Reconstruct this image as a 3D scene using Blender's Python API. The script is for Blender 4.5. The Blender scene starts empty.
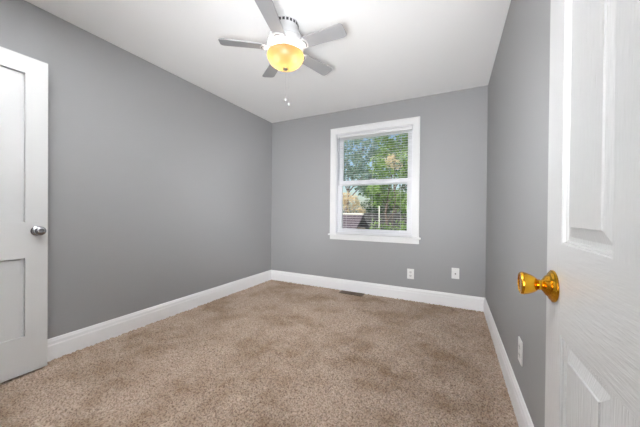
import bpy, bmesh, math, random
from mathutils import Vector, Matrix, noise
C = bpy.context.scene.collection
SC = bpy.context.scene
PI = math.pi
random.seed(7)

# ------------------------------------------------------------------ room measures (metres)
H = 2.44                      # ceiling height
XL, XR = -2.539, 0.319        # left and right wall faces
YB = 3.358                    # back wall face
YF = 0.040                    # front wall face (camera stands in its doorway)
EYE = 1.0626

# ------------------------------------------------------------------ camera
F, YAW, PITCH, ROLL = 264.877, 0.4663, 0.0063, 0.0086
fw = Vector((-math.sin(YAW), math.cos(YAW), 0)); rt = Vector((math.cos(YAW), math.sin(YAW), 0)); up = Vector((0, 0, 1))
fw, up = fw*math.cos(PITCH) - up*math.sin(PITCH), up*math.cos(PITCH) + fw*math.sin(PITCH)
rt, up = rt*math.cos(ROLL) + up*math.sin(ROLL), up*math.cos(ROLL) - rt*math.sin(ROLL)
cam = bpy.data.cameras.new('camera'); cam.sensor_width = 36; cam.lens = F*36/640; cam.clip_start = 0.02
co = bpy.data.objects.new('camera', cam); C.objects.link(co); SC.camera = co
m = Matrix((rt, up, -fw)).transposed().to_4x4(); m.translation = Vector((0, 0, EYE)); co.matrix_world = m

# ------------------------------------------------------------------ world, sun, exposure
w = bpy.data.worlds.new('sky'); SC.world = w; w.use_nodes = True
nt = w.node_tree; nt.nodes.clear()
wo = nt.nodes.new('ShaderNodeOutputWorld'); bg = nt.nodes.new('ShaderNodeBackground')
sky = nt.nodes.new('ShaderNodeTexSky'); sky.sky_type = 'NISHITA'; sky.sun_disc = False
sky.sun_elevation = math.radians(42); sky.sun_rotation = math.radians(150); sky.air_density = 1.0; sky.dust_density = 2.0
nt.links.new(sky.outputs[0], bg.inputs[0]); nt.links.new(bg.outputs[0], wo.inputs[0])
bg.inputs[1].default_value = 0.17
sd = bpy.data.lights.new('sun', 'SUN'); sd.energy = 5.6; sd.angle = math.radians(1.0); sd.color = (1, .95, .86)
so = bpy.data.objects.new('sun', sd); C.objects.link(so)
so.rotation_euler = Vector((0.45, 0.75, -0.75)).to_track_quat('-Z', 'Y').to_euler()

HALL_W = 3.0                 # fill light added in the hall behind the camera, no seen source
hd = bpy.data.lights.new('hall_fill', 'AREA'); hd.shape = 'RECTANGLE'; hd.size = 1.1; hd.size_y = 1.5; hd.energy = HALL_W; hd.color = (1, .985, .97)
ho = bpy.data.objects.new('hall_fill', hd); C.objects.link(ho); ho.location = (-0.35, -1.15, 1.35)
ho.rotation_euler = Vector((-0.12, 1, 0.10)).to_track_quat('-Z', 'Y').to_euler()
BULB = 55.0                  # emission of the two bulbs in the fan's glass bowl

def fill_spot(name, watts, loc, aim, cone, blend, soft):          # spots added near the doorway to brighten the room, no real lamps there
    d = bpy.data.lights.new(name, 'SPOT'); d.energy = watts; d.spot_size = math.radians(cone); d.spot_blend = blend; d.shadow_soft_size = soft; d.color = (.965, .985, 1.0)
    o = bpy.data.objects.new(name, d); C.objects.link(o); o.location = loc
    o.rotation_euler = (Vector(aim)-o.location).to_track_quat('-Z', 'Y').to_euler()
fill_spot('bounce_fill', 1200.0, (-.9, .12, 1.10), (-1.25, .20, H), 60, .6, .10)
fill_spot('direct_fill', 275.0, (-.25, .0, 1.05), (-1.6, YB, 2.15), 108, 1.0, .30)
fill_spot('left_fill', 190.0, (.0, .0, 1.5), (XL, 3.35, 1.2), 44, 1.0, .20)
fill_spot('right_fill', 100.0, (-.42, .0, 1.25), (XR, 2.5, 1.25), 52, 1.0, .15)

vs = SC.view_settings; SC.display_settings.display_device = 'sRGB'
vs.view_transform = 'Standard'; vs.look = 'None'; vs.gamma = 1; vs.use_curve_mapping = False; vs.exposure = 0.06
SC.cycles.use_denoising = True
SC.cycles.max_bounces = 12; SC.cycles.diffuse_bounces = 8; SC.cycles.transparent_max_bounces = 16
SC.cycles.sample_clamp_indirect = 0.0

# ------------------------------------------------------------------ materials
def mat(name, col, rough=.5, metal=0, spec=.5, bump=None, noise_col=None, coat=0):
    """bump=(scale, strength, distance, stretch); noise_col=(scale, colour2, amount)"""
    mt = bpy.data.materials.new(name); mt.use_nodes = True
    n = mt.node_tree; b = n.nodes['Principled BSDF']
    b.inputs['Base Color'].default_value = (*col, 1); b.inputs['Roughness'].default_value = rough
    b.inputs['Metallic'].default_value = metal; b.inputs['Specular IOR Level'].default_value = spec
    b.inputs['Coat Weight'].default_value = coat
    tc = n.nodes.new('ShaderNodeTexCoord')
    if bump:
        mp = n.nodes.new('ShaderNodeMapping'); mp.inputs['Scale'].default_value = bump[3] if len(bump) > 3 else (1, 1, 1)
        nz = n.nodes.new('ShaderNodeTexNoise'); nz.inputs['Scale'].default_value = bump[0]; nz.inputs['Detail'].default_value = 4
        bp = n.nodes.new('ShaderNodeBump'); bp.inputs['Strength'].default_value = bump[1]; bp.inputs['Distance'].default_value = bump[2]
        n.links.new(tc.outputs['Object'], mp.inputs[0]); n.links.new(mp.outputs[0], nz.inputs['Vector'])
        n.links.new(nz.outputs['Fac'], bp.inputs['Height']); n.links.new(bp.outputs[0], b.inputs['Normal'])
    if noise_col:
        nz = n.nodes.new('ShaderNodeTexNoise'); nz.inputs['Scale'].default_value = noise_col[0]; nz.inputs['Detail'].default_value = 5
        mx = n.nodes.new('ShaderNodeMix'); mx.data_type = 'RGBA'
        mx.inputs['A'].default_value = (*col, 1); mx.inputs['B'].default_value = (*noise_col[1], 1)
        rp = n.nodes.new('ShaderNodeMapRange'); rp.inputs['From Min'].default_value = .35; rp.inputs['From Max'].default_value = .65
        rp.inputs['To Max'].default_value = noise_col[2]
        n.links.new(tc.outputs['Object'], nz.inputs['Vector']); n.links.new(nz.outputs['Fac'], rp.inputs[0])
        n.links.new(rp.outputs[0], mx.inputs['Factor']); n.links.new(mx.outputs['Result'], b.inputs['Base Color'])
    return mt

M_wall = mat('grey_wall_paint', (.345, .346, .350), .55, spec=.25, bump=(90, .12, .002))
M_ceil = mat('white_ceiling_paint', (.92, .92, .92), .8, spec=.2, bump=(60, .08, .002))
M_trim = mat('white_trim_paint', (.90, .90, .91), .35, spec=.45, bump=(25, .05, .001))
M_casing = mat('white_window_trim_paint', (.76, .76, .765), .4, spec=.4)
M_door = mat('white_door_paint', (.67, .67, .67), .38, spec=.45, bump=(14, .05, .001))
M_grain = mat('white_grained_door_paint', (.585, .585, .585), .30, spec=.5, bump=(16, .6, .0016, (1, 14, 1.2)))
M_brass = mat('polished_brass', (.90, .50, .04), .10, 1.0, noise_col=(30, (.62, .22, .01), .9), bump=(45, .35, .002))  # reddish noise paints the darker reflections into the brass colour
M_chrome = mat('polished_chrome', (.42, .42, .44), .08, 1.0)
M_hinge = mat('satin_hinge_metal', (.6, .6, .6), .35, 1.0)
M_vinyl = mat('white_window_vinyl', (.80, .80, .825), .35)
M_slat = mat('white_blind_slat', (.74, .74, .75), .45)
M_cord = mat('white_cord', (.75, .75, .74), .8)
M_wand = mat('clear_grey_wand', (.45, .46, .48), .2)
M_fan = mat('white_fan_enamel', (.58, .58, .59), .25, spec=.5)
M_blade = mat('pale_grey_fan_blade', (.35, .35, .36), .4, bump=(30, .1, .0006, (1, 8, 1)))
M_dark = mat('dark_slot', (.04, .04, .045), .6)
M_pewter = mat('pewter_finial', (.42, .40, .38), .3, .9)
M_plate = mat('white_cover_plate', (.86, .86, .85), .3)
M_recept = mat('white_receptacle', (.74, .74, .73), .3)
M_reg = mat('brown_register_metal', (.12, .085, .06), .45, .4)
M_bark = mat('grey_brown_bark', (.16, .12, .10), .9, bump=(20, .6, .02, (1, 1, .2)))
M_fence = mat('weathered_fence_board', (.045, .045, .05), .85, noise_col=(9, (.11, .10, .10), .8))
M_eave = mat('white_eave_board', (.8, .78, .72), .6)
M_shingle = mat('dark_mauve_shingle', (.085, .065, .08), .9, noise_col=(12, (.14, .11, .13), 1.0), bump=(30, .5, .01))
M_siding = mat('tan_siding', (.50, .36, .25), .8)
M_grass = mat('lawn', (.10, .17, .05), .95, noise_col=(6, (.20, .22, .08), .9))
M_hallfloor = mat('hall_wood_floor', (.33, .22, .13), .4, bump=(6, .1, .001, (1, 10, 1)))

def leafmat(name, c1, c2):
    mt = mat(name, c1, .5, noise_col=(6.5, c2, 1.0)); n = mt.node_tree; b = n.nodes['Principled BSDF']
    tr = n.nodes.new('ShaderNodeBsdfTranslucent'); tr.inputs[0].default_value = (*[min(1, 1.3*x) for x in c2], 1)
    ms = n.nodes.new('ShaderNodeMixShader'); ms.inputs[0].default_value = .35
    n.links.new(b.outputs[0], ms.inputs[1]); n.links.new(tr.outputs[0], ms.inputs[2])
    n.links.new(ms.outputs[0], n.nodes['Material Output'].inputs[0]); return mt
M_leafA = leafmat('mid_green_leaves', (.03, .10, .015), (.32, .46, .13))  # the second green paints bright leaf highlights into the colour
M_leafB = leafmat('blue_green_leaves', (.04, .10, .07), (.36, .48, .38))
M_leafD = leafmat('dark_green_leaves', (.02, .05, .02), (.09, .16, .07))
M_leafC = leafmat('tan_leaves', (.60, .42, .26), (.90, .72, .50))

def carpet():
    mt = bpy.data.materials.new('beige_brown_carpet'); mt.use_nodes = True
    n = mt.node_tree; b = n.nodes['Principled BSDF']; L = n.links.new
    tc = n.nodes.new('ShaderNodeTexCoord')
    def nz(s, det, lo, hi):
        a = n.nodes.new('ShaderNodeTexNoise'); a.inputs['Scale'].default_value = s; a.inputs['Detail'].default_value = det
        r = n.nodes.new('ShaderNodeMapRange'); r.inputs['From Min'].default_value = lo; r.inputs['From Max'].default_value = hi
        L(tc.outputs['Object'], a.inputs['Vector']); L(a.outputs['Fac'], r.inputs[0]); return a, r
    _, big = nz(2.6, 8, .38, .56); _, mid = nz(9, 5, .40, .66); fa, fine = nz(115, 3, .34, .60)
    def mix(fac, A, B, amt):
        x = n.nodes.new('ShaderNodeMix'); x.data_type = 'RGBA'
        mu = n.nodes.new('ShaderNodeMath'); mu.operation = 'MULTIPLY'; mu.inputs[1].default_value = amt
        L(fac, mu.inputs[0]); L(mu.outputs[0], x.inputs['Factor'])
        for k, v in (('A', A), ('B', B)):
            if isinstance(v, tuple): x.inputs[k].default_value = (*v, 1)
            else: L(v, x.inputs[k])
        return x.outputs['Result']
    c = mix(big.outputs[0], (.36, .262, .185), (.54, .425, .34), 1.0)  # broad mottling: shading of the pile direction put into the carpet colour
    c = mix(mid.outputs[0], c, (.60, .49, .40), .5)
    inv = n.nodes.new('ShaderNodeMath'); inv.operation = 'SUBTRACT'; inv.inputs[0].default_value = 1.0; L(fine.outputs[0], inv.inputs[1])
    c = mix(inv.outputs[0], c, (.12, .070, .042), .70)
    L(c, b.inputs['Base Color']); b.inputs['Roughness'].default_value = .95; b.inputs['Specular IOR Level'].default_value = .1
    b.inputs['Sheen Weight'].default_value = .15
    bp = n.nodes.new('ShaderNodeBump'); bp.inputs['Strength'].default_value = .6; bp.inputs['Distance'].default_value = .006
    L(fa.outputs['Fac'], bp.inputs['Height']); L(bp.outputs[0], b.inputs['Normal'])
    return mt
M_carpet = carpet()

def glassmat():
    mt = bpy.data.materials.new('window_glass'); mt.use_nodes = True; n = mt.node_tree; n.nodes.clear()
    o = n.nodes.new('ShaderNodeOutputMaterial'); t = n.nodes.new('ShaderNodeBsdfTransparent'); g = n.nodes.new('ShaderNodeBsdfGlossy')
    t.inputs[0].default_value = (.96, .98, .97, 1); g.inputs['Roughness'].default_value = .02
    x = n.nodes.new('ShaderNodeMixShader'); x.inputs[0].default_value = .012
    n.links.new(t.outputs[0], x.inputs[1]); n.links.new(g.outputs[0], x.inputs[2]); n.links.new(x.outputs[0], o.inputs[0]); return mt
M_glass = glassmat()

def bowlmat():
    mt = bpy.data.materials.new('amber_frosted_glass'); mt.use_nodes = True; n = mt.node_tree; n.nodes.clear(); L = n.links.new
    o = n.nodes.new('ShaderNodeOutputMaterial'); tr = n.nodes.new('ShaderNodeBsdfTranslucent'); tp = n.nodes.new('ShaderNodeBsdfTransparent')
    gl = n.nodes.new('ShaderNodeBsdfGlossy'); tr.inputs[0].default_value = (.23, .134, .046, 1); tp.inputs[0].default_value = (1, .97, .92, 1)
    gl.inputs['Roughness'].default_value = .4
    a = n.nodes.new('ShaderNodeMixShader'); a.inputs[0].default_value = BOWL_TP
    b = n.nodes.new('ShaderNodeMixShader'); b.inputs[0].default_value = .05
    L(tr.outputs[0], a.inputs[1]); L(tp.outputs[0], a.inputs[2]); L(a.outputs[0], b.inputs[1]); L(gl.outputs[0], b.inputs[2]); L(b.outputs[0], o.inputs[0]); return mt
BOWL_TP = .0044
M_bowl = bowlmat()
def emis(name, col, s):
    mt = bpy.data.materials.new(name); mt.use_nodes = True; b = mt.node_tree.nodes['Principled BSDF']
    b.inputs['Base Color'].default_value = (*col, 1); b.inputs['Emission Color'].default_value = (*col, 1); b.inputs['Emission Strength'].default_value = s; return mt
M_bulb = emis('lit_bulb', (1, .95, .88), BULB)

# ------------------------------------------------------------------ mesh helpers
def box(bm, x0, x1, y0, y1, z0, z1, bev=0):
    r = bmesh.ops.create_cube(bm, size=1)
    for v in r['verts']:
        v.co = Vector((x0 + (v.co.x+.5)*(x1-x0), y0 + (v.co.y+.5)*(y1-y0), z0 + (v.co.z+.5)*(z1-z0)))
    if bev:
        es = {e for v in r['verts'] for e in v.link_edges}
        bmesh.ops.bevel(bm, geom=list(es), offset=bev, segments=2, profile=.6, affect='EDGES')
def lathe(bm, prof, cx=0, cy=0, cz=0, axis='Z', seg=40):
    rings = []
    for r, h in prof:
        ring = []
        for k in range(seg):
            a = 2*PI*k/seg; u, v = max(r, 1e-5)*math.cos(a), max(r, 1e-5)*math.sin(a)
            p = (u, v, h) if axis == 'Z' else (h, u, v) if axis == 'X' else (u, h, v)
            ring.append(bm.verts.new((cx+p[0], cy+p[1], cz+p[2])))
        rings.append(ring)
    for a, b in zip(rings, rings[1:]):
        for k in range(seg): bm.faces.new((a[k], a[(k+1) % seg], b[(k+1) % seg], b[k]))
    bmesh.ops.remove_doubles(bm, verts=[v for r in rings for v in r], dist=2e-5)
def prism(bm, pts, fn, t0, t1):
    """pts: 2D outline; fn(u, v, t) -> xyz"""
    a = [bm.verts.new(fn(u, v, t0)) for u, v in pts]; b = [bm.verts.new(fn(u, v, t1)) for u, v in pts]
    bm.faces.new(a); bm.faces.new(list(reversed(b)))
    for k in range(len(pts)):
        j = (k+1) % len(pts); bm.faces.new((a[k], b[k], b[j], a[j]))
def tube(bm, p, q, r, r2=None, seg=10):
    p, q = Vector(p), Vector(q); d = q-p
    if d.length < 1e-6: return
    mt = d.to_track_quat('Z', 'Y').to_matrix().to_4x4(); mt.translation = (p+q)/2
    bmesh.ops.create_cone(bm, cap_ends=True, segments=seg, radius1=r, radius2=r if r2 is None else r2, depth=d.length, matrix=mt)
def obj(name, bm, mt, parent=None, smooth=None, label=None):
    bmesh.ops.recalc_face_normals(bm, faces=bm.faces)
    me = bpy.data.meshes.new(name); bm.to_mesh(me); bm.free(); me.materials.append(mt)
    o = bpy.data.objects.new(name, me); C.objects.link(o)
    if parent: o.parent = parent
    if smooth:
        for p in me.polygons: p.use_smooth = True
        me.set_sharp_from_angle(angle=math.radians(smooth))
    if label: o['label'] = label
    return o
def struct(name, bm, mt, parent=None, smooth=None, label=None, cat=None):
    o = obj(name, bm, mt, parent, smooth)
    if not parent:
        o['kind'] = 'structure'
        if label: o['label'] = label
        if cat: o['category'] = cat
    return o
def thing(name, label, cat, loc=(0, 0, 0), rotz=0, group=None):
    o = bpy.data.objects.new(name, None); C.objects.link(o); o.empty_display_size = .1
    o.location = loc; o.rotation_euler = (0, 0, rotz); o['label'] = label; o['category'] = cat
    if group: o['group'] = group
    return o
B = bmesh.new

# ------------------------------------------------------------------ room shell
TH = .12
# floor: pile carpet, finely tufted
def floor_mesh():
    x0, x1, y0, y1 = XL-.02, XR+.02, YF-.10, YB+.02
    st = .011; nx = int((x1-x0)/st); ny = int((y1-y0)/st); vs_, fs = [], []
    rnd = random.Random(3).random
    for j in range(ny+1):
        for i in range(nx+1):
            vs_.append((x0+(x1-x0)*i/nx, y0+(y1-y0)*j/ny, +.006-.015*rnd()))
    for j in range(ny):
        for i in range(nx):
            a = j*(nx+1)+i; fs.append((a, a+1, a+nx+2, a+nx+1))
    me = bpy.data.meshes.new('floor'); me.from_pydata(vs_, [], fs); me.materials.append(M_carpet)
    o = bpy.data.objects.new('floor', me); C.objects.link(o); return o
fl = floor_mesh(); fl['kind'] = 'structure'; fl['label'] = 'beige brown carpet with mottled pile'; fl['category'] = 'floor'
b = B(); box(b, XL-TH, XR+TH, -1.6, YB+TH, H, H+.15); struct('ceiling', b, M_ceil, label='flat white painted ceiling', cat='ceiling')
b = B(); box(b, XL-TH, XL, YF-.12, YB, -.05, H+.01); struct('wall_left', b, M_wall, label='long grey wall on the left', cat='wall')
b = B(); box(b, XR, XR+TH, YF-.12, YB, -.05, H+.01); struct('wall_right', b, M_wall, label='grey wall behind the open door at right', cat='wall')
WX0, WX1, WZ0, WZ1 = -1.452, -.438, .765, 2.129       # window opening
b = B(); box(b, XL-TH, WX0, YB, YB+TH, -.05, H+.01); box(b, WX1, XR+TH, YB, YB+TH, -.05, H+.01)
box(b, WX0, WX1, YB, YB+TH, -.05, WZ0-.03); box(b, WX0, WX1, YB, YB+TH, WZ1+.01, H+.01)
struct('wall_back', b, M_wall, label='grey back wall around the window', cat='wall')
# front wall with the two doorways the open doors belong to
DX0, DX1, DZ = -.50, .235, 2.06       # entry doorway
CX0, CX1 = -2.43, -1.75               # closet doorway
b = B()
for a0, a1 in ((XL-TH, CX0), (CX1, DX0), (DX1, XR+TH)): box(b, a0, a1, YF-.12, YF, -.05, H+.01)
box(b, CX0, CX1, YF-.12, YF, DZ, H+.01); box(b, DX0, DX1, YF-.12, YF, DZ, H+.01)
struct('wall_front', b, M_wall, label='front wall with doorways', cat='wall')
# hall and closet behind it
b = B(); box(b, -1.5, -1.4, -1.6, YF-.12, -.05, H); box(b, .75, .85, -1.6, YF-.12, -.05, H); box(b, -1.5, .85, -1.7, -1.6, -.05, H)
struct('wall_hall', b, mat('white_hall_paint', (.75, .75, .74), .7), label='hall walls behind the doorway', cat='wall')
b = B(); box(b, -1.5, .85, -1.7, YF-.10, -.08, -.006); struct('floor_hall', b, M_hallfloor, label='wooden hall floor', cat='floor')
b = B(); box(b, XL-TH, -1.5, -.75, -.65, -.05, H); box(b, XL-TH-.02, XL-TH+.06, -.7, YF-.12, -.05, H)
struct('wall_closet', b, M_wall, label='closet walls', cat='wall')
b = B(); box(b, XL-TH, -1.5, -.7, YF-.10, -.08, -.006); struct('floor_closet', b, M_carpet, label='closet floor', cat='floor')

# baseboards
BBP = [(0, -.03), (.016, -.03), (.016, .100), (.0125, .108), (.0125, .128), (.009, .134), (.006, .146), (.002, .150), (0, .150)]
def baseboard(name, fn, t0, t1, lab):
    b = B(); prism(b, BBP, fn, t0, t1); struct(name, b, M_trim, label=lab, cat='baseboard')
baseboard('baseboard_left', lambda u, v, t: (XL+u, t, v), YF, YB, 'white baseboard along the left wall')
baseboard('baseboard_back', lambda u, v, t: (t, YB-u, v), XL, XR, 'white baseboard along the back wall')
baseboard('baseboard_right', lambda u, v, t: (XR-u, t, v), YF, YB, 'white baseboard along the right wall')
b = B(); prism(b, BBP, lambda u, v, t: (t, YF+u, v), CX1+.07, DX0-.07); struct('baseboard_front', b, M_trim, label='white baseboard along the front wall', cat='baseboard')
def doortrim(name, x0, x1, lab):
    b = B()
    for s0, s1 in ((x0-.06, x0+.012), (x1-.012, min(x1+.06, XR))): box(b, s0, s1, YF-.0, YF+.014, -.02, DZ+.06, .003)
    box(b, x0-.06, min(x1+.06, XR), YF, YF+.014, DZ-.012, DZ+.06, .003)
    box(b, x0, x0+.012, YF-.12, YF, -.02, DZ); box(b, x1-.012, x1, YF-.12, YF, -.02, DZ); box(b, x0, x1, YF-.12, YF, DZ-.012, DZ)
    struct(name, b, M_trim, label=lab, cat='door frame')
doortrim('trim_1', CX0, CX1, 'white frame of the closet doorway'); doortrim('trim_2', DX0, DX1, 'white frame of the entry doorway')

# ------------------------------------------------------------------ doors
def knob(name, parent, prof, loc, mt, label, ridge=0):
    b = B(); lathe(b, prof, axis='X', seg=48); o = obj(name, b, mt, parent, 40, label); o.location = loc; return o
# left: two flat recessed panels, open flat against the left wall
LX, LY0, LY1, LZ0, LZ1 = -2.426, .095, .7646, .015, 2.034
def shaker_door():
    b = B(); X0 = LX-.035; st = .104
    box(b, X0, LX, LY1-st, LY1, LZ0, LZ1); box(b, X0, LX, LY0, LY0+st, LZ0, LZ1)
    for z0, z1 in ((1.926, LZ1), (.753, .982), (LZ0, .254)): box(b, X0, LX, LY0+st, LY1-st, z0, z1)
    for z0, z1 in ((.982, 1.926), (.254, .753)):
        box(b, X0+.004, X0+.009, LY0+st-.002, LY1-st+.002, z0-.002, z1+.002)      # core
        box(b, X0+.008, LX-.010, LY0+st+.018, LY1-st-.018, z0-.002, z1-.008, .002)   # flat panel, gap added at sides and top to stand in for edge shade
    return b
d1 = struct('door_1', shaker_door(), M_door, label='white two-panel door standing open against the left wall', cat='door')
KP = [(0, .0), (.031, 0), (.032, .003), (.029, .007), (.018, .010), (.011, .014), (.010, .026), (.013, .031), (.022, .035), (.0275, .042), (.0285, .049), (.026, .057), (.019, .062), (.010, .0635), (.0095, .0615), (.004, .0615), (0, .0615)]
knob('door_knob', d1, KP, (LX, .715, .923), M_chrome, 'small round chrome door knob')
b = B(); lathe(b, [(r*.9, -h*.9) for r, h in KP], axis='X', seg=32); o = obj('door_knob', b, M_chrome, d1, 40, 'chrome knob on the wall side'); o.location = (LX-.035, .715, .923)
for z in (.25, 1.02, 1.80):
    b = B(); tube(b, (LX-.038, LY0-.006, z-.045), (LX-.038, LY0-.006, z+.045), .007); box(b, LX-.036, LX-.034, LY0-.004, LY0+.03, z-.044, z+.044); obj('hinge', b, M_hinge, d1, 40)

# right: six-panel moulded door, open against the right wall, close to the camera
RX, RY0, RY1, RZ0, RZ1 = .185, .062, .7445, .015, 2.045
def moulded_door():
    b = B()
    ys = [RY0, RY0+.0855, RY0+.0855+.182, RY1-.0855-.182, RY1-.0855, RY1]
    zs = [RZ0, .235, .831, 1.005, 1.625, 1.735, 1.93, RZ1]
    hole = {(i, j) for i in (1, 3) for j in (1, 3, 5)}
    def face(X, s):
        for i in range(5):
            for j in range(7):
                y0, y1, z0, z1 = ys[i], ys[i+1], zs[j], zs[j+1]
                if (i, j) not in hole:
                    b.faces.new([b.verts.new(p) for p in ((X, y0, z0), (X, y1, z0), (X, y1, z1), (X, y0, z1))])
                else:
                    # ovolo edge, groove, then the bevel up to the raised field
                    prof = [(0, 0), (.0015, .0015), (.0030, .0016), (.0045, .0052), (.007, .0060), (.0085, .0078), (.0150, .0078), (.033, .0030), (.0345, .0010)]
                    rings = []
                    for d, dep in prof:
                        rings.append([b.verts.new((X+s*dep, y, z)) for y, z in ((y0+d, z0+d), (y1-d, z0+d), (y1-d, z1-d), (y0+d, z1-d))])
                    for r0, r1 in zip(rings, rings[1:]):
                        for k in range(4): b.faces.new((r0[k], r0[(k+1) % 4], r1[(k+1) % 4], r1[k]))
                    b.faces.new(rings[-1])
    face(RX, 1); face(RX+.035, -1)
    for q in (((RX, RY0), (RX+.035, RY0)), ((RX, RY1), (RX+.035, RY1))):
        (xa, ya), (xb, yb) = q
        for z0, z1 in zip(zs, zs[1:]): b.faces.new([b.verts.new(p) for p in ((xa, ya, z0), (xb, yb, z0), (xb, yb, z1), (xa, ya, z1))])
    for z in (RZ0, RZ1):
        for y0, y1 in zip(ys, ys[1:]): b.faces.new([b.verts.new(p) for p in ((RX, y0, z), (RX+.035, y0, z), (RX+.035, y1, z), (RX, y1, z))])
    bmesh.ops.remove_doubles(b, verts=b.verts, dist=1e-5)
    return b
n = M_grain.node_tree; bp0 = [x for x in n.nodes if x.type == 'BUMP'][0]; nz0 = [x for x in n.nodes if x.type == 'TEX_NOISE'][0]
tc0 = [x for x in n.nodes if x.type == 'TEX_COORD'][0]
mp2 = n.nodes.new('ShaderNodeMapping'); mp2.inputs['Scale'].default_value = (1, 1.0, 9); mp2.inputs['Rotation'].default_value = (math.radians(6), 0, 0)
nz2 = n.nodes.new('ShaderNodeTexNoise'); nz2.inputs['Scale'].default_value = 22; nz2.inputs['Detail'].default_value = 3
sx = n.nodes.new('ShaderNodeSeparateXYZ'); n.links.new(tc0.outputs['Object'], sx.inputs[0])
def mth(op, a, v):
    q = n.nodes.new('ShaderNodeMath'); q.operation = op; n.links.new(a, q.inputs[0])
    if isinstance(v, float): q.inputs[1].default_value = v
    else: n.links.new(v, q.inputs[1])
    return q.outputs[0]
f = mth('MULTIPLY', mth('MULTIPLY', mth('GREATER_THAN', sx.outputs[2], .833), mth('LESS_THAN', sx.outputs[2], 1.003)), mth('LESS_THAN', sx.outputs[1], RY1-.0855))
mxg = n.nodes.new('ShaderNodeMix'); n.links.new(tc0.outputs['Object'], mp2.inputs[0]); n.links.new(mp2.outputs[0], nz2.inputs['Vector'])
n.links.new(f, mxg.inputs['Factor']); n.links.new(nz0.outputs['Fac'], mxg.inputs['A']); n.links.new(nz2.outputs['Fac'], mxg.inputs['B']); n.links.new(mxg.outputs['Result'], bp0.inputs['Height'])
d2 = struct('door_2', moulded_door(), M_grain, label='white six-panel wood-grained door open at the right edge', cat='door')
KR = [(0, 0), (.0315, 0), (.0325, .0015), (.0320, .004), (.0285, .0060), (.0275, .0075), (.0245, .0090), (.0215, .0105), (.0195, .014), (.0135, .0175), (.0100, .021), (.0112, .0235), (.0108, .026), (.0135, .0285), (.0170, .033), (.0200, .039), (.0225, .046), (.0238, .0515), (.0232, .055), (.0215, .057), (.0195, .0572), (.0180, .0555), (.006, .0548), (0, .0548)]
knob('door_knob', d2, [(r, -h) for r, h in KR], (RX, .697, .915), M_brass, 'polished brass tulip door knob')
b = B(); lathe(b, KR, axis='X', seg=32); o = obj('door_knob', b, M_brass, d2, 40, 'brass knob on the wall side'); o.location = (RX+.035, .697, .915)
b = B(); box(b, RX+.006, RX+.029, RY1, RY1+.0015, .885, .945); tube(b, (RX+.0175, RY1, .915), (RX+.0175, RY1+.01, .915), .008); obj('latch', b, M_brass, d2, 40, 'brass latch on the door edge')
for z in (.25, 1.03, 1.81):
    b = B(); tube(b, (RX+.038, RY0-.006, z-.045), (RX+.038, RY0-.006, z+.045), .007); box(b, RX+.034, RX+.036, RY0-.004, RY0+.03, z-.044, z+.044); obj('hinge', b, M_hinge, d2, 40)

# ------------------------------------------------------------------ window
win = thing('window_1', 'white double-hung window in the back wall', 'window', (0, 0, 0)); win['kind'] = 'structure'
b = B()   # casing: two sides and head, stepped profile
CO = .075
box(b, WX0-CO, WX0+.004, YB-.016, YB, WZ0, WZ1+.004, .003); box(b, WX1-.004, WX1+CO, YB-.016, YB, WZ0, WZ1+.004, .003)
box(b, WX0-CO, WX1+CO, YB-.018, YB, WZ1-.004, WZ1+.076, .003)
box(b, WX0-CO, WX0-CO+.018, YB-.023, YB-.01, WZ0, WZ1+.06, .003); box(b, WX1+CO-.018, WX1+CO, YB-.023, YB-.01, WZ0, WZ1+.06, .003)
box(b, WX0-CO, WX1+CO, YB-.025, YB-.01, WZ1+.058, WZ1+.076, .003)
obj('casing', b, M_casing, win)
b = B(); box(b, WX0-CO-.018, WX1+CO+.018, YB-.045, YB+.05, WZ0-.022, WZ0, .005); obj('stool', b, M_casing, win)
b = B(); box(b, WX0-CO, WX1+CO, YB-.018, YB, WZ0-.078, WZ0-.021, .004); obj('apron', b, M_casing, win)
b = B()   # jamb liner
box(b, WX0-.01, WX0+.012, YB, YB+TH+.01, WZ0-.03, WZ1+.01); box(b, WX1-.012, WX1+.01, YB, YB+TH+.01, WZ0-.03, WZ1+.01)
box(b, WX0, WX1, YB, YB+TH+.01, WZ1-.012, WZ1+.012); box(b, WX0, WX1, YB+.045, YB+TH+.03, WZ0-.03, WZ0+.015)
obj('jamb', b, M_vinyl, win)
def sash(name, y0, z0, z1, sw, rb, rtop):
    b = B(); x0, x1 = WX0+.012, WX1-.012
    box(b, x0, x0+sw, y0, y0+.028, z0, z1, .003); box(b, x1-sw, x1, y0, y0+.028, z0, z1, .003)
    box(b, x0+sw-.003, x1-sw+.003, y0, y0+.028, z0, z0+rb, .003); box(b, x0+sw-.003, x1-sw+.003, y0, y0+.028, z1-rtop, z1, .003)
    s = obj(name, b, M_vinyl, win)
    b = B(); box(b, x0+sw-.002, x1-sw+.002, y0+.012, y0+.016, z0+rb-.002, z1-rtop+.002); obj('pane', b, M_glass, s)
    return s
sash('lower_sash', YB+.052, WZ0+.012, 1.492, .064, .062, .058)
sash('upper_sash', YB+.083, 1.425, WZ1-.012, .064, .05, .056)
b = B(); box(b, -.985, -.905, YB+.046, YB+.056, 1.478, 1.498, .004); obj('sash_lock', b, M_vinyl, win)

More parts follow.
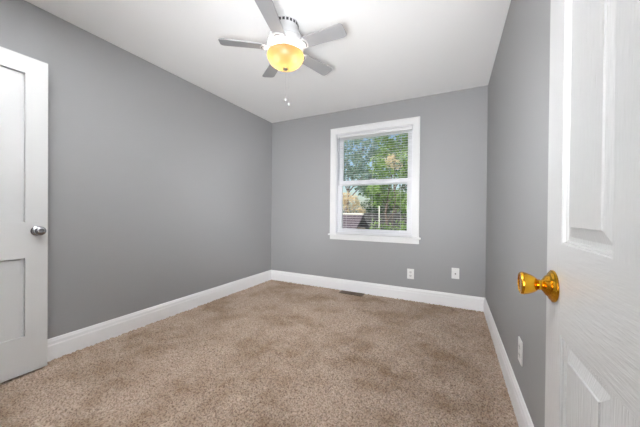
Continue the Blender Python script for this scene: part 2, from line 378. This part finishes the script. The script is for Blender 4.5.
# blind
bl = thing('window_blind', 'white horizontal mini blind lowered over the window, slats open', 'blind', (0, YB+.028, WZ0))
def lb(x0, x1, y0, y1, z0, z1, bev=0):
    b = B(); box(b, x0, x1, y0-.0, y1, z0-WZ0, z1-WZ0, bev); return b
BX0, BX1 = WX0+.018, WX1-.018
obj('headrail', lb(BX0, BX1, -.016, .016, WZ1-.055, WZ1-.014, .003), M_slat, bl)
obj('bottom_rail', lb(BX0, BX1, -.013, .013, WZ0+.004, WZ0+.022, .003), M_slat, bl)
b = B(); z = WZ0+.040; k = 0
while z < WZ1-.065:
    hw, cr = .0125, .0022
    top = []; bot = []
    for q in range(7):
        t = -1+2*q/6; yy = t*hw; zz = z-WZ0+cr*(1-t*t)+t*.0004
        top.append((yy, zz+.0004)); bot.append((yy, zz-.0004))
    prism(b, top+bot[::-1], lambda u, v, t: (t, u, v), BX0+.003, BX1-.003); z += .0305; k += 1
obj('slats', b, M_slat, bl)
for x in (BX0+.13, BX1-.13, (BX0+BX1)/2):
    b = B(); tube(b, (x, -.013, .012), (x, -.013, WZ1-WZ0-.05), .0007, seg=6); tube(b, (x, .013, .012), (x, .013, WZ1-WZ0-.05), .0007, seg=6); obj('ladder_cord', b, M_cord, bl)
b = B(); tube(b, (WX0+.045, -.022, .66), (WX0+.045, -.022, WZ1-WZ0-.045), .0045, seg=6); obj('tilt_wand', b, M_wand, bl, label='grey tilt wand hanging at the left')
b = B(); tube(b, (WX1-.05, -.021, .42), (WX1-.05, -.021, WZ1-WZ0-.045), .0012, seg=6); tube(b, (WX1-.05, -.021, .38), (WX1-.05, -.021, .42), .006, .003, seg=8); obj('lift_cord', b, M_cord, bl)

# ------------------------------------------------------------------ ceiling fan
FX, FY = -1.114, 1.628
fan = thing('ceiling_fan', 'white five-blade ceiling fan with lit amber glass bowl', 'ceiling fan', (FX, FY, H))
def fl_(z): return z-H
b = B(); lathe(b, [(0, 0), (.090, 0), (.093, -.012), (.093, -.035), (.100, -.06), (.116, -.09), (.124, -.112), (.124, -.125), (.10, -.135), (0, -.135)], seg=56)
hs = obj('motor_housing', b, M_fan, fan, 35)
for k in range(22):
    a = 2*PI*k/22; b = B(); box(b, .0915, .0945, -.0085, .0085, -.032, -.013, .0008)
    bmesh.ops.rotate(b, verts=b.verts, cent=(0, 0, 0), matrix=Matrix.Rotation(a, 3, 'Z'))
    if k == 0: sb = b
    else:
        me = bpy.data.meshes.new('t'); b.to_mesh(me); b.free(); sb.from_mesh(me); bpy.data.meshes.remove(me)
obj('vent_slots', sb, M_dark, hs)
b = B(); lathe(b, [(0, -.130), (.118, -.130), (.136, -.138), (.140, -.150), (.138, -.166), (.126, -.176), (.09, -.180), (0, -.180)], seg=56)
for k in range(30):
    a = 2*PI*k/30; tube(b, (.139*math.cos(a), .139*math.sin(a), -.150), (.131*math.cos(a), .131*math.sin(a), -.172), .0035, seg=6)
obj('flywheel_ring', b, M_fan, fan, 35)
b = B(); lathe(b, [(0, -.178), (.045, -.178), (.045, -.212), (.03, -.222), (0, -.224)], seg=40)
for k in range(3):
    a = 2*PI*k/3+.5; tube(b, (.04*math.cos(a), .04*math.sin(a), -.205), (.126*math.cos(a), .126*math.sin(a), -.222), .003, seg=8)
obj('light_fitter', b, M_fan, fan, 35)
bp_ = [(.123, -.219), (.131, -.224), (.135, -.234), (.133, -.248), (.124, -.268), (.109, -.288), (.087, -.306), (.060, -.320), (.032, -.328), (.004, -.330)]
b = B(); lathe(b, bp_, seg=64); bowl = obj('light_bowl', b, M_bowl, fan, 60, 'lit amber frosted glass bowl')
b = B(); lathe(b, [(0, -.322), (.015, -.324), (.017, -.332), (.013, -.338), (.005, -.341), (0, -.343)], seg=24); obj('finial', b, M_pewter, bowl, 40, 'small pewter finial')
for s in (-1, 1):
    a = YAW + (0 if s > 0 else 0); dx, dy = .062*s*math.cos(a), .062*s*math.sin(a)
    b = B(); bmesh.ops.create_uvsphere(b, u_segments=16, v_segments=10, radius=.026)
    for v in b.verts: v.co.z *= 1.15
    bb = obj('bulb', b, M_bulb, fan, 60, 'lit bulb inside the bowl'); bb.location = (dx, dy, -.252)
    b = B(); lathe(b, [(0, 0), (.014, 0), (.014, .022), (0, .022)], seg=16); k_ = obj('socket', b, M_fan, bb, 40); k_.location = (0, 0, .027)
BR = .465
out = []
for t in [i/10 for i in range(11)]:
    out.append((.150+(BR-.024-.150)*t, .044+.0105*t))
for q in range(1, 9):
    a = PI/2*(1-q/8); out.append((BR-.024+.024*math.cos(a), .0555-.024+.024*math.sin(a)) )
outline = out + [(u, -v) for u, v in reversed(out)]
pitch = math.radians(-11)
for k in range(5):
    ang = 3.769 - k*2*PI/5
    b = B(); prism(b, outline, lambda u, v, t: (u, v, t), -.003, .003); bmesh.ops.bevel(b, geom=[e for e in b.edges if abs(e.verts[0].co.z-e.verts[1].co.z) < 1e-6], offset=.0012, segments=1, affect='EDGES')
    R_ = Matrix.Rotation(pitch, 4, 'X')
    bmesh.ops.transform(b, matrix=R_, verts=b.verts)
    bd = obj('fan_blade', b, M_blade, fan); bd.location = (0, 0, -.180); bd.rotation_euler = (0, 0, ang)
    # blade iron: arm, flared plate and curved end band
    b = B()
    prism(b, [(.085, .020), (.118, .018), (.135, .030), (.150, .039), (.168, .043), (.176, .034), (.184, .016), (.186, 0)] + [(.184, -.016), (.176, -.034), (.168, -.043), (.150, -.039), (.135, -.030), (.118, -.018), (.085, -.020)], lambda u, v, t: (u, v, t), -.010, -.0035)
    for (u, v) in ((.132, 0), (.150, .020), (.150, -.020)): lathe(b, [(0, -.013), (.004, -.0125), (.0055, -.010), (.0055, -.009)], u, v, 0, seg=12)
    bmesh.ops.transform(b, matrix=R_, verts=b.verts)
    ir = obj('blade_iron', b, M_fan, bd, 35, 'glossy white blade bracket')
    b = B(); sl = []
    for q in range(13):
        a = math.radians(-52+104*q/12); sl.append((.133+.043*math.cos(a), .040*math.sin(a)))
    si = []
    for q in range(13):
        a = math.radians(52-104*q/12); si.append((.133+.0365*math.cos(a)*1.0, .0385*math.sin(a)))
    prism(b, sl+si, lambda u, v, t: (u, v, t), -.0112, -.009)
    bmesh.ops.transform(b, matrix=R_, verts=b.verts); obj('iron_slot_shade', b, M_dark, bd, label='dark curved piece standing for the shaded slot in the blade bracket')  # dark inset put in for the shade inside the bracket's opening
for (ra, fa_, z0) in ((-.015, .128, -.487), (.010, .131, -.522)):
    dx, dy = ra*rt.x+fa_*fw.x, ra*rt.y+fa_*fw.y
    b = B(); z = -.20
    tube(b, (dx, dy, -.205), (dx, dy, z0), .0005, seg=6)
    while z > z0:
        bmesh.ops.create_icosphere(b, subdivisions=1, radius=.0010, matrix=Matrix.Translation((dx, dy, z))); z -= .006
    ch = obj('pull_chain', b, M_fan, fan)
    b = B(); lathe(b, [(0, .002), (.003, 0), (.0062, -.008), (.0085, -.016), (.0078, -.023), (.004, -.027), (0, -.028)], seg=20); fo = obj('chain_fob', b, M_fan, ch, 40, 'white teardrop pull'); fo.location = (dx, dy, z0)
    tube_b = B(); tube(tube_b, (dx*.85, dy*.85, -.205), (dx, dy, -.205), .003, seg=8); obj('chain_guide', tube_b, M_fan, ch)

# ------------------------------------------------------------------ outlets
def outlet(name, label, loc, rotz, kind, group=None):
    t = thing(name, label, 'outlet', loc, rotz, group)          # local: plate faces -Y
    b = B(); box(b, -.039, .039, -.006, 0, -.061, .061, .0025); obj('cover_plate', b, M_plate, t)
    if kind == 'duplex':
        for s in (-1, 1):
            b = B(); prism(b, [(.017*math.cos(a)*1.0, s*.0215+max(-.0135, min(.0135, .017*math.sin(a)))) for a in [2*PI*i/24 for i in range(24)]], lambda u, v, q: (u, q, v), -.0078, -.004)
            r = obj('receptacle', b, M_recept, t)
            b = B()
            for x, hh in ((-.0062, .0045), (.0062, .0036)): box(b, x-.0014, x+.0014, -.0083, -.007, s*.0215-hh+.003, s*.0215+hh+.003)
            lathe(b, [(0, -.0083), (.0024, -.0083), (.0024, -.007)], 0, 0, s*.0215-.008, axis='Y', seg=12); obj('slot', b, M_dark, r)
        b = B(); lathe(b, [(0, -.0075), (.003, -.0072), (.0035, -.0055)], 0, 0, 0, axis='Y', seg=14); obj('screw', b, M_recept, t)
    else:
        b = B(); lathe(b, [(0, -.016), (.0048, -.016), (.0048, -.008), (.0075, -.008), (.0075, -.005)], 0, 0, -.004, axis='Y', seg=18); obj('coax_jack', b, mat('dull_jack_metal', (.12, .12, .12), .4, .6), t)
        for z in (-.042, .042):
            b = B(); lathe(b, [(0, -.0075), (.003, -.0072), (.0035, -.0055)], 0, 0, z, axis='Y', seg=14); obj('screw', b, M_recept, t)
    return t
outlet('wall_outlet', 'white duplex outlet low on the back wall under the window corner', (-.455, YB, .321), 0, 'duplex')
outlet('cable_outlet', 'white cover plate with a single dark jack, low on the back wall near the corner', (.028, YB, .381), 0, 'coax')
outlet('wall_outlet', 'white duplex outlet low on the right wall near the open door', (XR, 1.683, .354), -PI/2, 'duplex')

# ------------------------------------------------------------------ floor register
t = thing('floor_register', 'small brown metal floor vent in the carpet by the back baseboard', 'vent', (-1.170, 3.262, .006))
b = B()
for a in ((-.155, .155, -.052, -.040), (-.155, .155, .040, .052), (-.155, -.140, -.052, .052), (.140, .155, -.052, .052)): box(b, *a, -.004, .006, .001)
obj('frame', b, M_reg, t)
b = B(); box(b, -.142, .142, -.042, .042, -.010, -.006); obj('duct_shade', b, M_dark, t)
b = B()
for i in range(28): box(b, -.137+i*.0101-.0015, -.137+i*.0101+.0015, -.041, .041, -.006, .003)
box(b, -.141, .141, -.002, .002, -.006, .004); obj('louvers', b, M_reg, t)

# ------------------------------------------------------------------ outdoors
b = B(); box(b, -30, 20, YB+TH+.03, 45, -.9, -.7); struct('ground', b, M_grass, label='lawn outside the window', cat='ground')
def foliage(blobs, n, size, seed):
    """blobs: (x, y, z, rx, ry, rz); n leaves per unit of blob surface"""
    r = random.Random(seed); vs_, fs = [], []
    for (cx, cy, cz, rx, ry, rz) in blobs:
        cnt = int(n*(rx*rz+ry*rz+rx*ry))
        for _ in range(cnt):
            d = Vector((r.gauss(0, 1), r.gauss(0, 1), r.gauss(0, 1))).normalized(); q = .55+.5*r.random()
            p = Vector((cx+d.x*rx*q, cy+d.y*ry*q, cz+d.z*rz*q))
            nz_ = noise.noise(p*2.1)
            if nz_ < -.05: continue
            nrm = (d+Vector((r.uniform(-1, 1), r.uniform(-1, 1), r.uniform(-.6, 1)))*.9).normalized()
            t1 = nrm.orthogonal().normalized(); t1 = Matrix.Rotation(r.uniform(0, 6.28), 3, nrm) @ t1; t2 = nrm.cross(t1)
            s = size*r.uniform(.6, 1.3); i = len(vs_)
            vs_ += [p-t1*s, p-t1*s*.1+t2*s*.42+nrm*s*.08, p+t1*s, p-t1*s*.1-t2*s*.42+nrm*s*.08]; fs += [(i, i+1, i+2), (i, i+2, i+3)]
    me = bpy.data.meshes.new('foliage'); me.from_pydata([tuple(v) for v in vs_], [], fs); return me
def tree(name, label, cat, base, trunk_h, blobs, mt, n, size, seed, tr=.12):
    t = thing(name, label, cat, base, 0)
    r = random.Random(seed); b = B(); top = Vector((0, 0, 0)); p = Vector((0, 0, -.05)); rad = tr
    for i in range(5):
        q = Vector((r.uniform(-.08, .08), r.uniform(-.08, .08), trunk_h*(i+1)/5)); tube(b, p, q, rad, rad*.86, 10); p, rad = q, rad*.86
    for bl_ in blobs:
        c = Vector(bl_[:3]); s = Vector((0, 0, min(trunk_h*.95, max(.3, c.z-bl_[5]*1.2)))); mid = (s+c)/2+Vector((0, 0, .15))
        tube(b, s, mid, rad*.6, rad*.42, 8); tube(b, mid, c, rad*.42, rad*.2, 8)
        for _ in range(5):
            e = c+Vector((r.uniform(-1, 1)*bl_[3], r.uniform(-1, 1)*bl_[4], r.uniform(-.6, 1)*bl_[5]))*.75; tube(b, c.lerp(mid, .4), e, rad*.18, rad*.06, 6)
    obj('trunk', b, M_bark, t, 40)
    me = foliage(blobs, n, size, seed); me.materials.append(mt); o = bpy.data.objects.new('foliage', me); C.objects.link(o); o.parent = t
    return t
tree('tree', 'mid green leafy tree closest to the window at right', 'tree', (-2.0, 9.0, -.7), 2.2,
     [(.2, 0, 3.3, .85, .8, .7), (.8, .2, 2.2, .8, .7, .6), (-.4, .2, 2.4, .55, .6, .45), (1.5, .3, 3.2, .9, .8, .9), (.4, .2, 4.4, .9, .8, .6)], M_leafA, 900, .075, 11, .07)
tree('tree', 'blue green leafy tree further back behind the window, upper left', 'tree', (-5.3, 14.0, -.7), 3.0,
     [(0, 0, 4.2, 1.3, 1.1, .9), (1.2, .2, 3.4, .9, .9, .8), (-1.2, 0, 3.4, 1.0, 1, .8), (.9, 0, 5.4, 1.1, 1, .9), (-1, 0, 5.3, 1.1, 1, .9), (2.0, .3, 4.8, .9, .9, .9)], M_leafB, 620, .095, 12, .13)
tree('tree', 'tall dark green tree behind the others, upper right', 'tree', (-3.6, 18.5, -.7), 3.6,
     [(0, 0, 5.6, 1.6, 1.3, 1.2), (1.4, 0, 4.2, 1.3, 1, 1), (-1.5, 0, 3.6, 1.3, 1, .9), (.5, 0, 2.6, 1.5, 1, .9), (-1.2, 0, 2.0, 1.3, 1, .8), (1.9, 0, 6.2, 1.3, 1.0, 1.2), (2.0, 0, 2.6, 1.2, 1, 1)], M_leafD, 650, .11, 13, .16)
tree('tan_tree', 'tan leafed clump seen at the upper right of the window', 'tree', (-1.38, 7.0, -.7), 2.6,
     [(.02, 0, 3.08, .26, .25, .21)], M_leafC, 2600, .04, 14, .02)
tree('tan_shrub', 'tan orange shrub seen through the lower left panes', 'shrub', (-4.55, 12.3, -.7), 1.5,
     [(0, 0, 2.3, .55, .5, .5), (-.7, .1, 2.2, .6, .5, .6), (.3, 0, 1.7, .6, .4, .4)], M_leafC, 700, .07, 15, .05)
tree('shrub', 'low green shrub beneath the near tree', 'shrub', (-1.35, 6.4, -.7), .6,
     [(0, 0, 1.05, .5, .5, .45), (.5, .1, 1.2, .5, .5, .5), (-.35, .1, 1.35, .25, .3, .3)], M_leafA, 650, .055, 16, .04)
# shed with dark roof and white eave, lower left through the window
sh = thing('garden_shed', 'low shed with dark mauve shingle roof and pale ridge board', 'shed', (-4.17, 9.6, -.7))
b = B(); box(b, -1.2, 1.0, -.8, .8, 0, 1.15); obj('wall', b, M_siding, sh)
b = B(); prism(b, [(-1.0, 1.05), (0, 1.68), (1.0, 1.05), (1.0, .99), (0, 1.62), (-1.0, .99)], lambda u, v, q: (q, u, v), -1.35, 1.15); obj('roof', b, M_shingle, sh)
b = B(); box(b, -1.37, 1.17, -.05, .05, 1.67, 1.73); obj('ridge_board', b, M_eave, sh)
# pole and fence
b = B(); tube(b, (0, 0, 0), (0, 0, 1.9), .017, seg=14); bmesh.ops.create_uvsphere(b, u_segments=12, v_segments=8, radius=.026, matrix=Matrix.Translation((0, 0, 1.91)))
o = obj('garden_pole', b, M_eave, None, 40); o.location = (-1.86, 7.4, -.7); o['label'] = 'slim pale pole in the garden, centre of the lower pane'; o['category'] = 'pole'
fe = thing('garden_fence', 'dark weathered board fence across the garden', 'fence', (-3.0, 11.2, -.7))
b = B(); x = -6.0
while x < 6: box(b, x, x+.135, -.012, .012, .03, 1.72+.02*random.random()); x += .142
obj('board_panel', b, M_fence, fe)
b = B(); box(b, -6, 6, .012, .05, .35, .44); box(b, -6, 6, .012, .05, 1.35, 1.44); obj('rail', b, M_fence, fe)
